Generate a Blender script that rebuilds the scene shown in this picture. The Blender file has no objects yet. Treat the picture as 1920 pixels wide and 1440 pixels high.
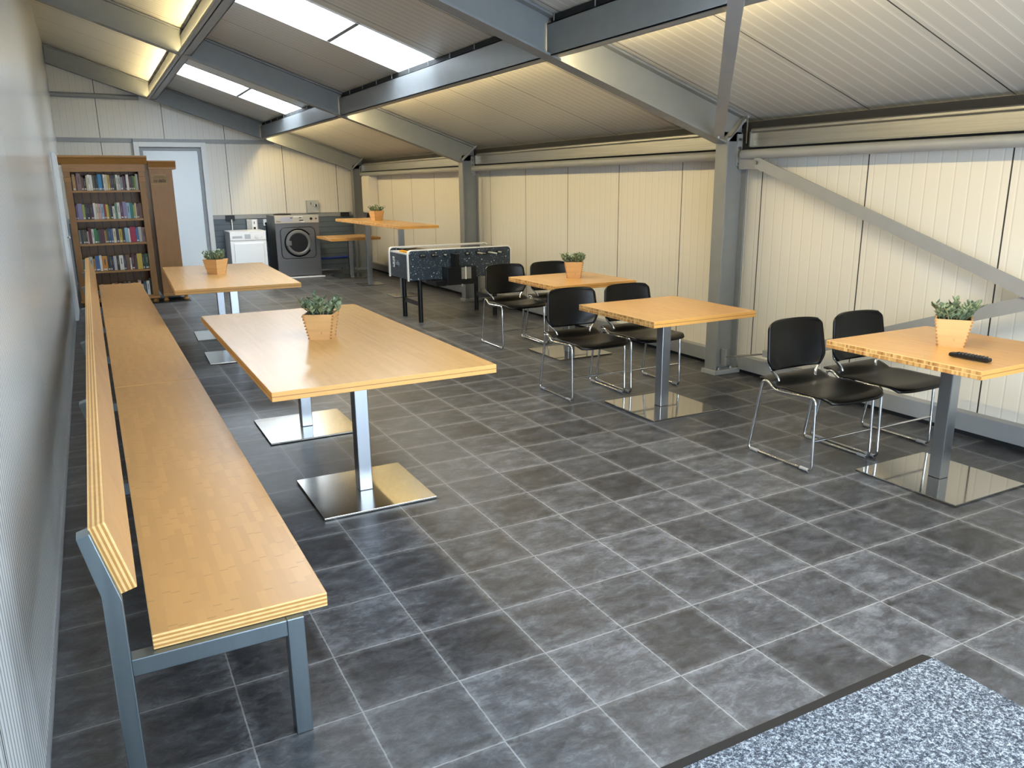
import bpy, bmesh, math, random
from mathutils import Vector, Matrix
PI = math.pi
S = 1/3.0            # the floor tiles are one third of a metre: every length below is in tiles, scaled by S on its way into a mesh

# ---------------------------------------------------------------- camera, world, exposure
sc = bpy.context.scene
COL = sc.collection
CAM = (-2.71, -5.356, 4.83)
F_PX, YAW, PITCH, ROLL = 1468.5, 0.4845, 0.2499, -0.0113
ca, sa, cb, sb, cc, sr = math.cos(YAW), math.sin(YAW), math.cos(PITCH), math.sin(PITCH), math.cos(ROLL), math.sin(ROLL)
fwd = Vector((sa*cb, ca*cb, -sb)); rt = Vector((ca, -sa, 0)); up = rt.cross(fwd)
r2 = rt*cc + up*sr; u2 = -rt*sr + up*cc
cam_d = bpy.data.cameras.new('camera'); cam = bpy.data.objects.new('camera', cam_d); COL.objects.link(cam)
M = Matrix.Identity(4)
for i in range(3):
    M[i][0] = r2[i]; M[i][1] = u2[i]; M[i][2] = -fwd[i]; M[i][3] = CAM[i]*S
cam.matrix_world = M
cam_d.sensor_width = 36.0; cam_d.sensor_fit = 'HORIZONTAL'; cam_d.lens = F_PX/1920*36.0
cam_d.clip_start = 0.02; cam_d.clip_end = 200
sc.camera = cam
sc.view_settings.view_transform = 'Standard'; sc.view_settings.look = 'None'
sc.view_settings.gamma = 1.0; sc.view_settings.use_curve_mapping = False
sc.view_settings.exposure = 1.0
SKY_PANE, DOOR_PANE, LED = 10.0, 7.5, 66.0
w = bpy.data.worlds.new('sky'); sc.world = w; w.use_nodes = True
w.node_tree.nodes['Background'].inputs[0].default_value = (0.72, 0.84, 1.0, 1)
w.node_tree.nodes['Background'].inputs[1].default_value = 1.0
sc.cycles.max_bounces = 10; sc.cycles.diffuse_bounces = 6; sc.cycles.glossy_bounces = 5
sc.cycles.caustics_reflective = False; sc.cycles.caustics_refractive = False
sc.cycles.sample_clamp_indirect = 6.0
sc.cycles.use_denoising = True

# ---------------------------------------------------------------- materials
def lin(h):
    h = h.lstrip('#'); v = [int(h[i:i+2], 16)/255 for i in (0, 2, 4)]
    return tuple((x/12.92 if x <= .04045 else ((x+.055)/1.055)**2.4) for x in v) + (1,)
class NT:
    def __init__(s, name):
        s.m = bpy.data.materials.new(name); s.m.use_nodes = True; s.t = s.m.node_tree; s.b = s.t.nodes['Principled BSDF']
    def n(s, typ, **kw):
        x = s.t.nodes.new('ShaderNode'+typ)
        for k, v in kw.items(): setattr(x, k, v)
        return x
    def l(s, a, b): s.t.links.new(a, b)
    def set(s, nd, i, v):
        if hasattr(v, 'is_linked'): s.l(v, nd.inputs[i])
        elif v is not None: nd.inputs[i].default_value = v
    def math(s, op, a, b=None, c=None, clamp=False):
        x = s.n('Math', operation=op, use_clamp=clamp)
        for i, v in enumerate((a, b, c)): s.set(x, i, v)
        return x.outputs[0]
    def mix(s, f, a, b):
        x = s.n('Mix', data_type='RGBA'); s.set(x, 0, f); s.set(x, 6, a); s.set(x, 7, b); return x.outputs[2]
    def coord(s, scale=1/S, kind='Object'):
        tc = s.n('TexCoord'); v = s.n('VectorMath', operation='SCALE'); s.l(tc.outputs[kind], v.inputs[0]); v.inputs['Scale'].default_value = scale
        return v.outputs[0]
    def xyz(s, v):
        x = s.n('SeparateXYZ'); s.l(v, x.inputs[0]); return x.outputs
    def vec(s, x, y, z):
        c = s.n('CombineXYZ'); s.set(c, 0, x); s.set(c, 1, y); s.set(c, 2, z); return c.outputs[0]
    def noise(s, v, scale, detail=3, rough=.5, dist=0.0):
        x = s.n('TexNoise'); s.l(v, x.inputs['Vector']); x.inputs['Scale'].default_value = scale
        x.inputs['Detail'].default_value = detail; x.inputs['Roughness'].default_value = rough; x.inputs['Distortion'].default_value = dist
        return x.outputs['Fac']
    def ramp(s, f, stops):
        x = s.n('ValToRGB'); s.set(x, 0, f); e = x.color_ramp.elements
        while len(e) < len(stops): e.new(.5)
        for k, (p, c) in enumerate(stops):
            e[k].position = p; e[k].color = c if len(c) == 4 else (*c, 1)
        return x.outputs[0]
    def bump(s, h, strength, dist):
        x = s.n('Bump'); x.inputs['Strength'].default_value = strength; x.inputs['Distance'].default_value = dist
        s.l(h, x.inputs['Height']); s.l(x.outputs[0], s.b.inputs['Normal'])
    def base(s, c): s.set(s.b, 'Base Color', c)
    def pr(s, rough=.5, metal=0.0, spec=None):
        s.set(s.b, 'Roughness', rough); s.set(s.b, 'Metallic', metal)
        if spec is not None: s.b.inputs['Specular IOR Level'].default_value = spec
def plain(name, col, rough=.5, metal=0.0, spec=None, var=0.0, scale=6):
    t = NT(name); c = lin(col) if isinstance(col, str) else (*col, 1)
    if var:
        f = t.noise(t.coord(), scale, 3); c2 = tuple(x*(1-var) for x in c[:3])+(1,); c3 = tuple(min(1, x*(1+var)) for x in c[:3])+(1,)
        t.base(t.mix(f, c2, c3))
    else: t.base(c)
    t.pr(rough, metal, spec); return t.m
def groove(t, co, period, off, width):
    f = t.math('FRACT', t.math('DIVIDE', t.math('SUBTRACT', co, off), period))
    d = t.math('ABSOLUTE', t.math('SUBTRACT', f, .5))          # .5 on the line
    return t.math('GREATER_THAN', d, .5-width/period/2)
def cladding(name, axis, col, period=.3, off=.3, rough=.38, lw=.022, line=.80, joint=3.0, lite=1.12):
    """sandwich panel: fine pressed lines each `period`, a dark panel joint each three tiles"""
    t = NT(name); v = t.coord(); a = t.xyz(v)[axis]
    g = groove(t, a, period, off+period/2, lw); j = groove(t, a, joint, off, .03)
    g2 = groove(t, a, period, off+period/2+lw*1.3, lw)
    c = lin(col); dk = tuple(x*line for x in c[:3])+(1,); lt = tuple(min(1, x*lite) for x in c[:3])+(1,)  # light and shade of the pressed lines is tinted into the colour
    n = t.noise(v, .5, 2)
    base = t.mix(n, tuple(x*.96 for x in c[:3])+(1,), c)
    col2 = t.mix(g, base, dk); col2 = t.mix(g2, col2, lt); col2 = t.mix(j, col2, (.03, .03, .028, 1)); t.base(col2)
    t.pr(rough); t.bump(t.math('SUBTRACT', 1.0, t.math('MAXIMUM', g, j)), .5, .004); return t.m

M_WALL = cladding('cream_cladding', 1, '#dad8cf', lw=.022, line=.82, lite=1.06)
M_WALLB = cladding('cream_cladding_back', 0, '#d2d0c8', off=1.32, lw=.022, line=.80, lite=1.06)
M_WALLL = cladding('grey_cladding_left', 1, '#d0d4d4', period=.115, off=.0, rough=.2, lw=.034, line=.52, joint=900, lite=1.1)
M_CEIL = cladding('ceiling_cladding', 1, '#bdbcb6', off=.4, rough=.36, lw=.026, line=1.12, lite=1.32)

def steel_paint(name, col, rough=.42): 
    t = NT(name); v = t.coord(); n = t.noise(v, 3, 4); c = lin(col)
    t.base(t.mix(n, tuple(x*.9 for x in c[:3])+(1,), tuple(x*1.08 for x in c[:3])+(1,))); t.pr(rough, 0.0); return t.m
M_STEEL = steel_paint('grey_steel_paint', '#787c7e')
M_STEELB = steel_paint('grey_rail_paint', '#8b8f92')
def galv():
    t = NT('galvanised_steel'); v = t.coord(); x = t.xyz(v)
    n = t.noise(t.vec(t.math('MULTIPLY', x[0], 9), t.math('MULTIPLY', x[1], .6), t.math('MULTIPLY', x[2], 30)), 1.0, 3)
    t.base(t.mix(n, (.26, .265, .25, 1), (.44, .44, .41, 1))); t.pr(.36, .85); return t.m
M_GALV = galv()
M_DARK = plain('dark_gap_strip', '#1a1b1c', .8)
M_BOLT = plain('zinc_bolt', '#8b8d8c', .35, .9)
def brushed(name, col, rough=.22, along=0, amt=.08):
    t = NT(name); v = t.coord(); x = t.xyz(v)
    sc_ = [90, 90, 90]; sc_[along] = 1.5
    n = t.noise(t.vec(*[t.math('MULTIPLY', x[i], sc_[i]/10) for i in range(3)]), 3.0, 2)
    c = lin(col); t.base(t.mix(n, tuple(k*(1-amt) for k in c[:3])+(1,), c))
    t.pr(t.math('MULTIPLY_ADD', n, .12, rough-.06), 1.0); return t.m
M_LEG = brushed('brushed_steel_leg', '#a9aeb4', .30, 2)
M_PLATE = brushed('brushed_steel_plate', '#b6b3ac', .20, 0)
M_PLATEP = brushed('polished_steel_plate', '#b8b5ae', .07, 0, .03)
M_RAW = brushed('raw_steel_tube', '#7f8a90', .42, 2, .12)
M_CHROME = plain('chrome', '#d6d8da', .08, 1.0)

def floor_mat():
    t = NT('slate_tile'); v = t.coord(kind='Object'); x = t.xyz(v)
    ys = t.math('DIVIDE', x[1], 1.0033)
    ix = t.math('FLOOR', x[0]); iy = t.math('FLOOR', ys)
    wn = t.n('TexWhiteNoise', noise_dimensions='2D'); t.l(t.vec(ix, iy, 0), wn.inputs['Vector'])
    wn2 = t.n('TexWhiteNoise', noise_dimensions='2D'); t.l(t.vec(t.math('ADD', ix, 31.7), iy, 0), wn2.inputs['Vector'])
    fx = t.math('FRACT', x[0]); fy = t.math('FRACT', ys)
    ex = t.math('MINIMUM', fx, t.math('SUBTRACT', 1.0, fx)); ey = t.math('MINIMUM', fy, t.math('SUBTRACT', 1.0, fy))
    e = t.math('MINIMUM', ex, ey)
    sh = t.vec(t.math('ADD', x[0], t.math('MULTIPLY', wn.outputs[0], 37)), t.math('MULTIPLY_ADD', wn2.outputs[0], 53, t.math('MULTIPLY', x[1], 1.7)), 0)
    n1 = t.noise(sh, 2.2, 8, .62, .6); n2 = t.noise(sh, 6.0, 8, .72, 1.2); n3 = t.noise(sh, 30.0, 4, .7)
    f = t.math('ADD', t.math('MULTIPLY', n1, .50), t.math('ADD', t.math('MULTIPLY', n2, .37), t.math('MULTIPLY', n3, .13)))
    f = t.math('ADD', f, t.math('MULTIPLY', t.math('SUBTRACT', wn.outputs[0], .5), .13))
    stone = t.ramp(f, [(.37, (.018, .0185, .021)), (.46, (.036, .038, .043)), (.55, (.066, .070, .079)), (.67, (.14, .149, .166))])
    # worn, dusty edges of each tile, and the joint itself
    wear = t.math('MULTIPLY', t.math('SUBTRACT', 1.0, t.math('DIVIDE', e, .10), clamp=True), t.math('MULTIPLY_ADD', n2, 2.4, -.75, clamp=True), clamp=True)
    c = t.mix(t.math('MULTIPLY', wear, .55), stone, (.25, .26, .27, 1))
    jn = t.math('LESS_THAN', e, t.math('MULTIPLY_ADD', n2, .006, .0045))
    c = t.mix(t.math('MULTIPLY', jn, t.math('MULTIPLY_ADD', n1, 1.3, -.2, clamp=True)), c, (.36, .37, .37, 1))
    t.base(c)
    t.pr(t.math('MULTIPLY_ADD', n2, .22, .26), 0, .55)
    h = t.math('ADD', t.math('MULTIPLY', n2, .5), t.math('ADD', t.math('MULTIPLY', n3, .25), t.math('MULTIPLY', t.math('LESS_THAN', e, .012), -.7)))
    t.bump(h, .28, .004); return t.m
M_FLOOR = floor_mat()

def bamboo(name, along=1, plane=(0, 1), rough=.26, sw=.075, sl=.62, contrast=1.0, tint='#b98d56', knots=1):
    """laminated bamboo: narrow strips of random tone with a knot line where each strip ends"""
    t = NT(name); v = t.coord(); x = t.xyz(v); ac = x[along]; bc = x[[k for k in plane if k != along][0]]
    row = t.math('FLOOR', t.math('DIVIDE', bc, sw))
    w1 = t.n('TexWhiteNoise', noise_dimensions='1D'); t.l(row, w1.inputs['W'])
    a2 = t.math('ADD', t.math('DIVIDE', ac, sl), t.math('MULTIPLY', w1.outputs[0], 7.3))
    cell = t.math('FLOOR', a2); fr = t.math('FRACT', a2)
    w2 = t.n('TexWhiteNoise', noise_dimensions='2D'); t.l(t.vec(row, cell, 0), w2.inputs['Vector'])
    sca = [4, 4, 4]; sca[along] = .5
    g = t.noise(t.vec(*[t.math('MULTIPLY', x[i], sca[i]) for i in range(3)]), 6, 4, .6)
    c = lin(tint)
    k = .10*contrast
    f = t.math('ADD', t.math('MULTIPLY', w2.outputs[0], .72), t.math('MULTIPLY', g, .28))
    col = t.mix(f, tuple(q*(1-k*1.4) for q in c[:3])+(1,), tuple(min(1, q*(1+k)) for q in c[:3])+(1,))
    kn = t.math('LESS_THAN', t.math('ABSOLUTE', t.math('SUBTRACT', fr, .5)), .016)
    kn = t.math('MULTIPLY', kn, float(knots))
    kn = t.math('MULTIPLY', kn, t.math('GREATER_THAN', w2.outputs[0], .35))
    col = t.mix(t.math('MULTIPLY', kn, min(1, .95*contrast**2)), col, tuple(q*.62 for q in c[:3])+(1,))
    t.base(col); t.pr(t.math('MULTIPLY_ADD', g, .10, rough-.04), 0, .5); t.bump(g, .05, .002); return t.m
M_BAM = bamboo('bamboo_bench_top', contrast=.8, rough=.3)
M_BAMT = bamboo('bamboo_table_top', contrast=.55, rough=.24, sw=.06, sl=1.1, tint='#c3965c', knots=0)
M_BAMZ = bamboo('bamboo_pot', along=0, plane=(0, 2), contrast=.7, rough=.5, sw=.05, sl=.9, tint='#d0a872')
def ply(name, n, off, th, layers, lo='#a8763c', hi='#efcf94'):
    """edge of a laminated board, layers seen as stripes across its thickness (along n)"""
    t = NT(name); v = t.coord(); d = t.n('VectorMath', operation='DOT_PRODUCT'); t.l(v, d.inputs[0]); d.inputs[1].default_value = n
    q = t.math('MULTIPLY', t.math('DIVIDE', t.math('SUBTRACT', d.outputs['Value'], off), th), float(layers))
    f = t.math('FRACT', q); odd = t.math('MODULO', t.math('FLOOR', q), 2.0)
    g = t.noise(v, 14, 3, .7)
    a = t.mix(g, lin(lo), lin('#c8924c')); b = t.mix(g, lin('#dcae66'), lin(hi))
    t.base(t.mix(t.math('ABSOLUTE', odd), b, a)); t.pr(.5); return t.m
def endgrain(name, horiz, ztop, th):
    """two courses of small end-grain blocks with a fine glue line between them"""
    t = NT(name); v = t.coord(); x = t.xyz(v); q = t.math('MULTIPLY', t.math('DIVIDE', t.math('SUBTRACT', ztop, x[2]), th), 2.0)
    row = t.math('FLOOR', q); bl = t.math('FLOOR', t.math('DIVIDE', t.math('ADD', x[horiz], t.math('MULTIPLY', row, .031)), .035))
    wn = t.n('TexWhiteNoise', noise_dimensions='2D'); t.l(t.vec(bl, row, 0), wn.inputs['Vector'])
    c = t.ramp(wn.outputs[0], [(.0, lin('#a06a33')), (.5, lin('#c79250')), (1.0, lin('#e2b673'))])
    gl = t.math('LESS_THAN', t.math('ABSOLUTE', t.math('SUBTRACT', q, 1.0)), .09)
    rim = t.math('LESS_THAN', q, .16)
    c = t.mix(gl, c, lin('#e8c080')); c = t.mix(rim, c, lin('#e9bf7d')); t.base(c); t.pr(.5); return t.m
def longedge(name, ztop, th):
    t = NT(name); v = t.coord(); x = t.xyz(v); q = t.math('DIVIDE', t.math('SUBTRACT', ztop, x[2]), th)
    g = t.noise(t.vec(t.math('MULTIPLY', x[0], 2), t.math('MULTIPLY', x[1], 2), t.math('MULTIPLY', x[2], 30)), 3, 4, .7)
    c = t.mix(g, lin('#c98f45'), lin('#e0b064')); gl = t.math('LESS_THAN', t.math('ABSOLUTE', t.math('SUBTRACT', q, .5)), .045)
    t.base(t.mix(gl, c, lin('#9c6a31'))); t.pr(.5); return t.m

def pine(name, along=2, tint='#a06a32', dark='#6d4019', rough=.42, boards=0.0, ba=0):
    t = NT(name); v = t.coord(); x = t.xyz(v)
    sca = [3.2, 3.2, 3.2]; sca[along] = .35
    g = t.noise(t.vec(*[t.math('MULTIPLY', x[i], sca[i]) for i in range(3)]), 3.0, 5, .6, 1.2)
    c = t.mix(g, lin(dark), lin(tint))
    vo = t.n('TexVoronoi', feature='F1'); sv = [1.5, 1.5, 1.5]; sv[along] = 1.0
    t.l(t.vec(*[t.math('MULTIPLY', x[i], sv[i]) for i in range(3)]), vo.inputs['Vector']); vo.inputs['Scale'].default_value = 1.3
    kn = t.math('SUBTRACT', 1.0, t.math('DIVIDE', vo.outputs['Distance'], .12), clamp=True)
    c = t.mix(t.math('MULTIPLY', kn, 1.6, clamp=True), c, lin('#3a1a0a'))
    if boards:
        c = t.mix(groove(t, x[ba], boards, 0, .03), c, lin('#24120a'))
    t.base(c); t.pr(rough); return t.m
M_PINE = pine('pine_upright', tint='#a67c40', dark='#80562a'); M_PINEH = pine('pine_level', along=0, tint='#b08246', dark='#8a602e')
M_PINEB = pine('pine_back_boards', boards=.31, tint='#906632', dark='#5e3f1a')
M_PINEP = pine('pine_side_panel', tint='#a67a40', dark='#865c30')
M_BLACK = plain('black_plastic', '#0c0d0f', .33, 0, .45)
M_SEAT = plain('black_seat_plastic', '#030405', .34, 0, .32)
M_BLKM = plain('black_metal', '#0d0e11', .32, .2)
M_WHITE = plain('white_enamel', '#e6eaee', .25)
M_WHITED = plain('white_door', '#dfe8ee', .35)
M_WHITEP = plain('white_plastic_trim', '#dfe1df', .3)
M_FRAMEW = plain('door_frame_white', '#cfd3d3', .4)
M_YEL = plain('yellow_plastic', '#e0a21a', .4)
M_GLASSK = plain('dark_drum_glass', '#20262d', .08, .0, .9)
M_WASH = brushed('washer_steel', '#76787a', .34, 0, .05)
M_WASHL = plain('washer_fascia', '#b6b3a8', .4, .3)
M_WASHR = plain('washer_ring', '#6a6c6e', .5, .2)
M_DRYS = plain('dryer_side', '#8b8d92', .4)
M_SLATE = None
def slate_board():
    t = NT('slate_blue_panelling'); v = t.coord(); x = t.xyz(v)
    g = groove(t, x[2], .31, .05, .02); n = t.noise(t.vec(t.math('MULTIPLY', x[0], 1), x[1], t.math('MULTIPLY', x[2], 8)), 3, 4)
    c = t.mix(n, lin('#4a5660'), lin('#5c6872')); t.base(t.mix(g, c, lin('#2c343b'))); t.pr(.5)
    t.bump(t.math('SUBTRACT', 1.0, g), .4, .003); return t.m
M_SLATE = slate_board()
M_LED = NT('led_strip_light'); M_LED.b.inputs['Emission Color'].default_value = (1.0, .76, .37, 1); M_LED.b.inputs['Emission Strength'].default_value = LED; M_LED = M_LED.m
def pane(name, col, st):
    t = NT(name); t.base((.8, .85, .9, 1)); t.b.inputs['Emission Color'].default_value = (*col, 1); t.b.inputs['Emission Strength'].default_value = st; t.pr(.3); return t.m
M_SKY = pane('daylit_rooflight', (.80, .90, 1.0), SKY_PANE)
M_DAY = pane('daylit_glazing', (.70, .84, 1.0), DOOR_PANE)
def terrazzo():
    t = NT('speckled_dark_laminate'); v = t.coord(); vo = t.n('TexVoronoi'); t.l(v, vo.inputs['Vector']); vo.inputs['Scale'].default_value = 22
    wn = t.n('SeparateColor'); t.l(vo.outputs['Color'], wn.inputs[0])
    m = t.math('MULTIPLY', t.math('LESS_THAN', vo.outputs['Distance'], .26), t.math('GREATER_THAN', wn.outputs[0], .62))
    vo2 = t.n('TexVoronoi'); t.l(v, vo2.inputs['Vector']); vo2.inputs['Scale'].default_value = 10
    w2 = t.n('SeparateColor'); t.l(vo2.outputs['Color'], w2.inputs[0])
    m2 = t.math('MULTIPLY', t.math('LESS_THAN', vo2.outputs['Distance'], .20), t.math('GREATER_THAN', w2.outputs[0], .72))
    n = t.noise(v, 5, 4); c = t.mix(n, lin('#1b2833'), lin('#2f3c47'))
    c = t.mix(m, c, lin('#93a0a8')); c = t.mix(m2, c, lin('#c7ced2')); t.base(c); t.pr(.35); return t.m
M_TERR = terrazzo()
def matting():
    t = NT('grey_loop_matting'); v = t.coord(); n = t.noise(v, 34, 3, .8); n2 = t.noise(v, 80, 2, .6)
    f = t.math('ADD', t.math('MULTIPLY', n, .75), t.math('MULTIPLY', n2, .25))
    t.base(t.ramp(f, [(.40, (.030, .036, .048)), (.50, (.11, .13, .16)), (.60, (.42, .47, .52))])); t.pr(.95, 0, .1)
    t.bump(f, 1.0, .01); return t.m
M_MAT = matting()
M_RUB = plain('black_rubber_edge', '#0d0c0d', .7)
M_SOIL = plain('dark_soil', '#231a12', .95)
def leaf():
    t = NT('grey_green_leaf'); v = t.coord(); n = t.noise(v, 9, 2); g = t.n('NewGeometry')
    c = t.mix(g.outputs['Random Per Island'], lin('#38523a'), lin('#8aa07c'))
    c = t.mix(t.math('MULTIPLY', n, .35), c, lin('#a8b59a')); t.base(c); t.pr(.45); return t.m
M_LEAF = leaf()
M_GREYB = plain('grey_box_enamel', '#a4aaab', .45); M_PAPER = plain('paper', '#d9d6cc', .7)
M_ROD = plain('satin_steel_rod', '#c4c4c2', .45, .5); M_CABLE = plain('cable_sheath', '#5d5b52', .6); M_BLUE = plain('blue_pipe', '#1d3fae', .4); M_INK = plain('dark_ink', '#2a2a2a', .6)

# ---------------------------------------------------------------- mesh helpers (all in tiles)
class MB:
    def __init__(s): s.v = []; s.f = []
    def add(s, vs, fs):
        o = len(s.v); s.v += [tuple(x) for x in vs]; s.f += [tuple(i+o for i in q) for q in fs]; return s
    def box(s, x0, x1, y0, y1, z0, z1):
        vs = [(x, y, z) for z in (z0, z1) for y in (y0, y1) for x in (x0, x1)]
        return s.add(vs, [(0, 2, 3, 1), (4, 5, 7, 6), (0, 1, 5, 4), (2, 6, 7, 3), (0, 4, 6, 2), (1, 3, 7, 5)])
    def prism(s, pts, a0, a1, axis=1):
        """polygon pts swept along axis; pts in the other two axes in order"""
        def P(p, a):
            return (a, p[0], p[1]) if axis == 0 else ((p[0], a, p[1]) if axis == 1 else (p[0], p[1], a))
        n = len(pts); vs = [P(p, a0) for p in pts]+[P(p, a1) for p in pts]
        fs = [tuple(range(n)), tuple(range(2*n-1, n-1, -1))]+[(i, i+n, (i+1) % n+n, (i+1) % n) for i in range(n)]
        return s.add(vs, fs)
    def tube(s, path, r, n=10, closed=False):
        P = [Vector(p) for p in path]; m = len(P); rings = []
        tan = []
        for i in range(m):
            a = P[(i-1) % m] if (closed or i > 0) else P[i]; b = P[(i+1) % m] if (closed or i < m-1) else P[i]
            tan.append((b-a).normalized())
        ref = Vector((0, 0, 1)) if abs(tan[0].z) < .9 else Vector((1, 0, 0))
        nv = tan[0].cross(ref).normalized()
        vs = []
        for i in range(m):
            nv = (nv-tan[i]*nv.dot(tan[i])).normalized(); bn = tan[i].cross(nv)
            rr = r[i] if isinstance(r, (list, tuple)) else r
            for k in range(n):
                a = 2*PI*k/n; vs.append(P[i]+nv*math.cos(a)*rr+bn*math.sin(a)*rr)
        fs = []
        for i in range(m if closed else m-1):
            j = (i+1) % m
            for k in range(n): fs.append((i*n+k, i*n+(k+1) % n, j*n+(k+1) % n, j*n+k))
        if not closed: fs += [tuple(range(n-1, -1, -1)), tuple((m-1)*n+k for k in range(n))]
        return s.add(vs, fs)
    def cyl(s, p0, p1, r0, r1=None, n=20): return s.tube([p0, p1], [r0, r0 if r1 is None else r1], n)
    def lathe(s, prof, c=(0, 0, 0), axis=2, n=32):
        """prof: (radius, height) pairs round axis through c"""
        vs = []
        for r, h in prof:
            for k in range(n):
                a = 2*PI*k/n; p = (r*math.cos(a), r*math.sin(a), h)
                if axis == 1: p = (p[0], p[2], p[1])
                if axis == 0: p = (p[2], p[0], p[1])
                vs.append((p[0]+c[0], p[1]+c[1], p[2]+c[2]))
        m = len(prof); fs = [(i*n+k, i*n+(k+1) % n, (i+1)*n+(k+1) % n, (i+1)*n+k) for i in range(m-1) for k in range(n)]
        if prof[0][0] > 1e-6: fs.append(tuple(range(n-1, -1, -1)))
        if prof[-1][0] > 1e-6: fs.append(tuple((m-1)*n+k for k in range(n)))
        return s.add(vs, fs)
    def grid(s, fn, nu, nv):
        vs = [fn(i/nu, j/nv) for j in range(nv+1) for i in range(nu+1)]
        return s.add(vs, [(j*(nu+1)+i, j*(nu+1)+i+1, (j+1)*(nu+1)+i+1, (j+1)*(nu+1)+i) for j in range(nv) for i in range(nu)])
def fillet(pts, r, closed=False, n=5):
    P = [Vector(p) for p in pts]; m = len(P); out = []
    for i in range(m):
        if not closed and i in (0, m-1): out.append(P[i]); continue
        a, b, c = P[(i-1) % m], P[i], P[(i+1) % m]
        da, dc = (a-b), (c-b); rr = min(r, da.length*.45, dc.length*.45)
        p0 = b+da.normalized()*rr; p1 = b+dc.normalized()*rr
        for k in range(n+1):
            t = k/n; out.append(p0*(1-t)**2+b*2*t*(1-t)+p1*t*t)
    return out
def obj(name, mb, mats, parent=None, smooth=None, bevel=0, assign=None, solid=0, solid_off=0, sub=0, loc=None, rot=None, recalc=True):
    me = bpy.data.meshes.new(name)
    me.from_pydata([(x*S, y*S, z*S) for x, y, z in mb.v], [], mb.f); me.update()
    bm = bmesh.new(); bm.from_mesh(me)
    if recalc: bmesh.ops.recalc_face_normals(bm, faces=bm.faces)
    bm.to_mesh(me); bm.free()
    for m in (mats if isinstance(mats, (list, tuple)) else [mats]): me.materials.append(m)
    if assign:
        for p in me.polygons: p.material_index = assign(p.normal)
    if smooth is not None:
        me.polygons.foreach_set('use_smooth', [True]*len(me.polygons)); me.set_sharp_from_angle(angle=math.radians(smooth))
    o = bpy.data.objects.new(name, me); COL.objects.link(o)
    if loc: o.location = [c*S for c in loc]
    if rot: o.rotation_euler = rot
    if parent: o.parent = parent
    if solid:
        k = o.modifiers.new('thickness', 'SOLIDIFY'); k.thickness = solid*S; k.offset = solid_off
    if bevel:
        b = o.modifiers.new('soft_edge', 'BEVEL'); b.width = bevel*S; b.segments = 2; b.limit_method = 'ANGLE'; b.angle_limit = math.radians(35)
    if sub:
        b = o.modifiers.new('smooth', 'SUBSURF'); b.levels = sub; b.render_levels = sub
    return o
def tag(o, label, cat, group=None):
    o['label'] = label; o['category'] = cat
    if group: o['group'] = group
    return o
def thing(name, label, cat, loc=(0, 0, 0), rz=0, group=None):
    o = bpy.data.objects.new(name, None); COL.objects.link(o); o.location = [c*S for c in loc]; o.rotation_euler = (0, 0, rz)
    o.empty_display_size = .1; return tag(o, label, cat, group)
def struct(name, mb, mat, **kw):
    o = obj(name, mb, mat, **kw)
    if not kw.get('parent'): o['kind'] = 'structure'
    return o
def dup(root, loc, rz, label, group=None):
    r = root.copy(); COL.objects.link(r); r.location = [c*S for c in loc]; r.rotation_euler = (0, 0, rz); r['label'] = label
    if group: r['group'] = group
    for ch in list(root.children):
        c = ch.copy(); COL.objects.link(c); c.parent = r
        for g in list(ch.children):
            d = g.copy(); COL.objects.link(d); d.parent = c
    return r
def part_label(o, s): o['label'] = s; return o

# ---------------------------------------------------------------- the room
XL, XR, YB, YF = -3.62, 12.0, 41.0, -7.5
def zr(x): return 5.80+(10.8-x)*.338          # underside of the roof beams
def zc(x): return zr(x)+.86                   # underside of the ceiling panels
struct('floor', MB().box(XL-.1, XR+.2, YF-.1, YB+.2, -.15, 0), M_FLOOR)
struct('wall_left', MB().box(XL-.3, XL, YF, YB+.3, 0, zc(XL)+.3), M_WALLL)
struct('wall_right', MB().box(XR, XR+.3, YF, YB+.3, 0, zc(XR)+.25), M_WALL)
struct('wall_back', MB().box(XL, XR, YB, YB+.3, 0, zc(XL)+.3), M_WALLB)
# front wall behind the camera, with its glazed entrance
fw = MB()
GX0, GX1, GZ1 = -.5, 7.5, 6.4
fw.box(XL, GX0, YF-.3, YF, 0, zc(XL)+.3); fw.box(GX1, XR, YF-.3, YF, 0, zc(GX1)+.3); fw.box(GX0, GX1, YF-.3, YF, GZ1, zc(XL)+.3)
struct('wall_front', fw, M_WALLB)
e = struct('door_1', MB().box(GX0, GX1, YF-.2, YF-.15, 0, GZ1), M_DAY)
fr = MB()
for x in (GX0, 2.2, 4.8, GX1-.15): fr.box(x, x+.15, YF-.12, YF+.02, 0, GZ1)
for z in (0, GZ1-.15): fr.box(GX0, GX1, YF-.12, YF+.02, z, z+.15)
obj('door_frame', fr, M_STEEL, parent=e)
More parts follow.
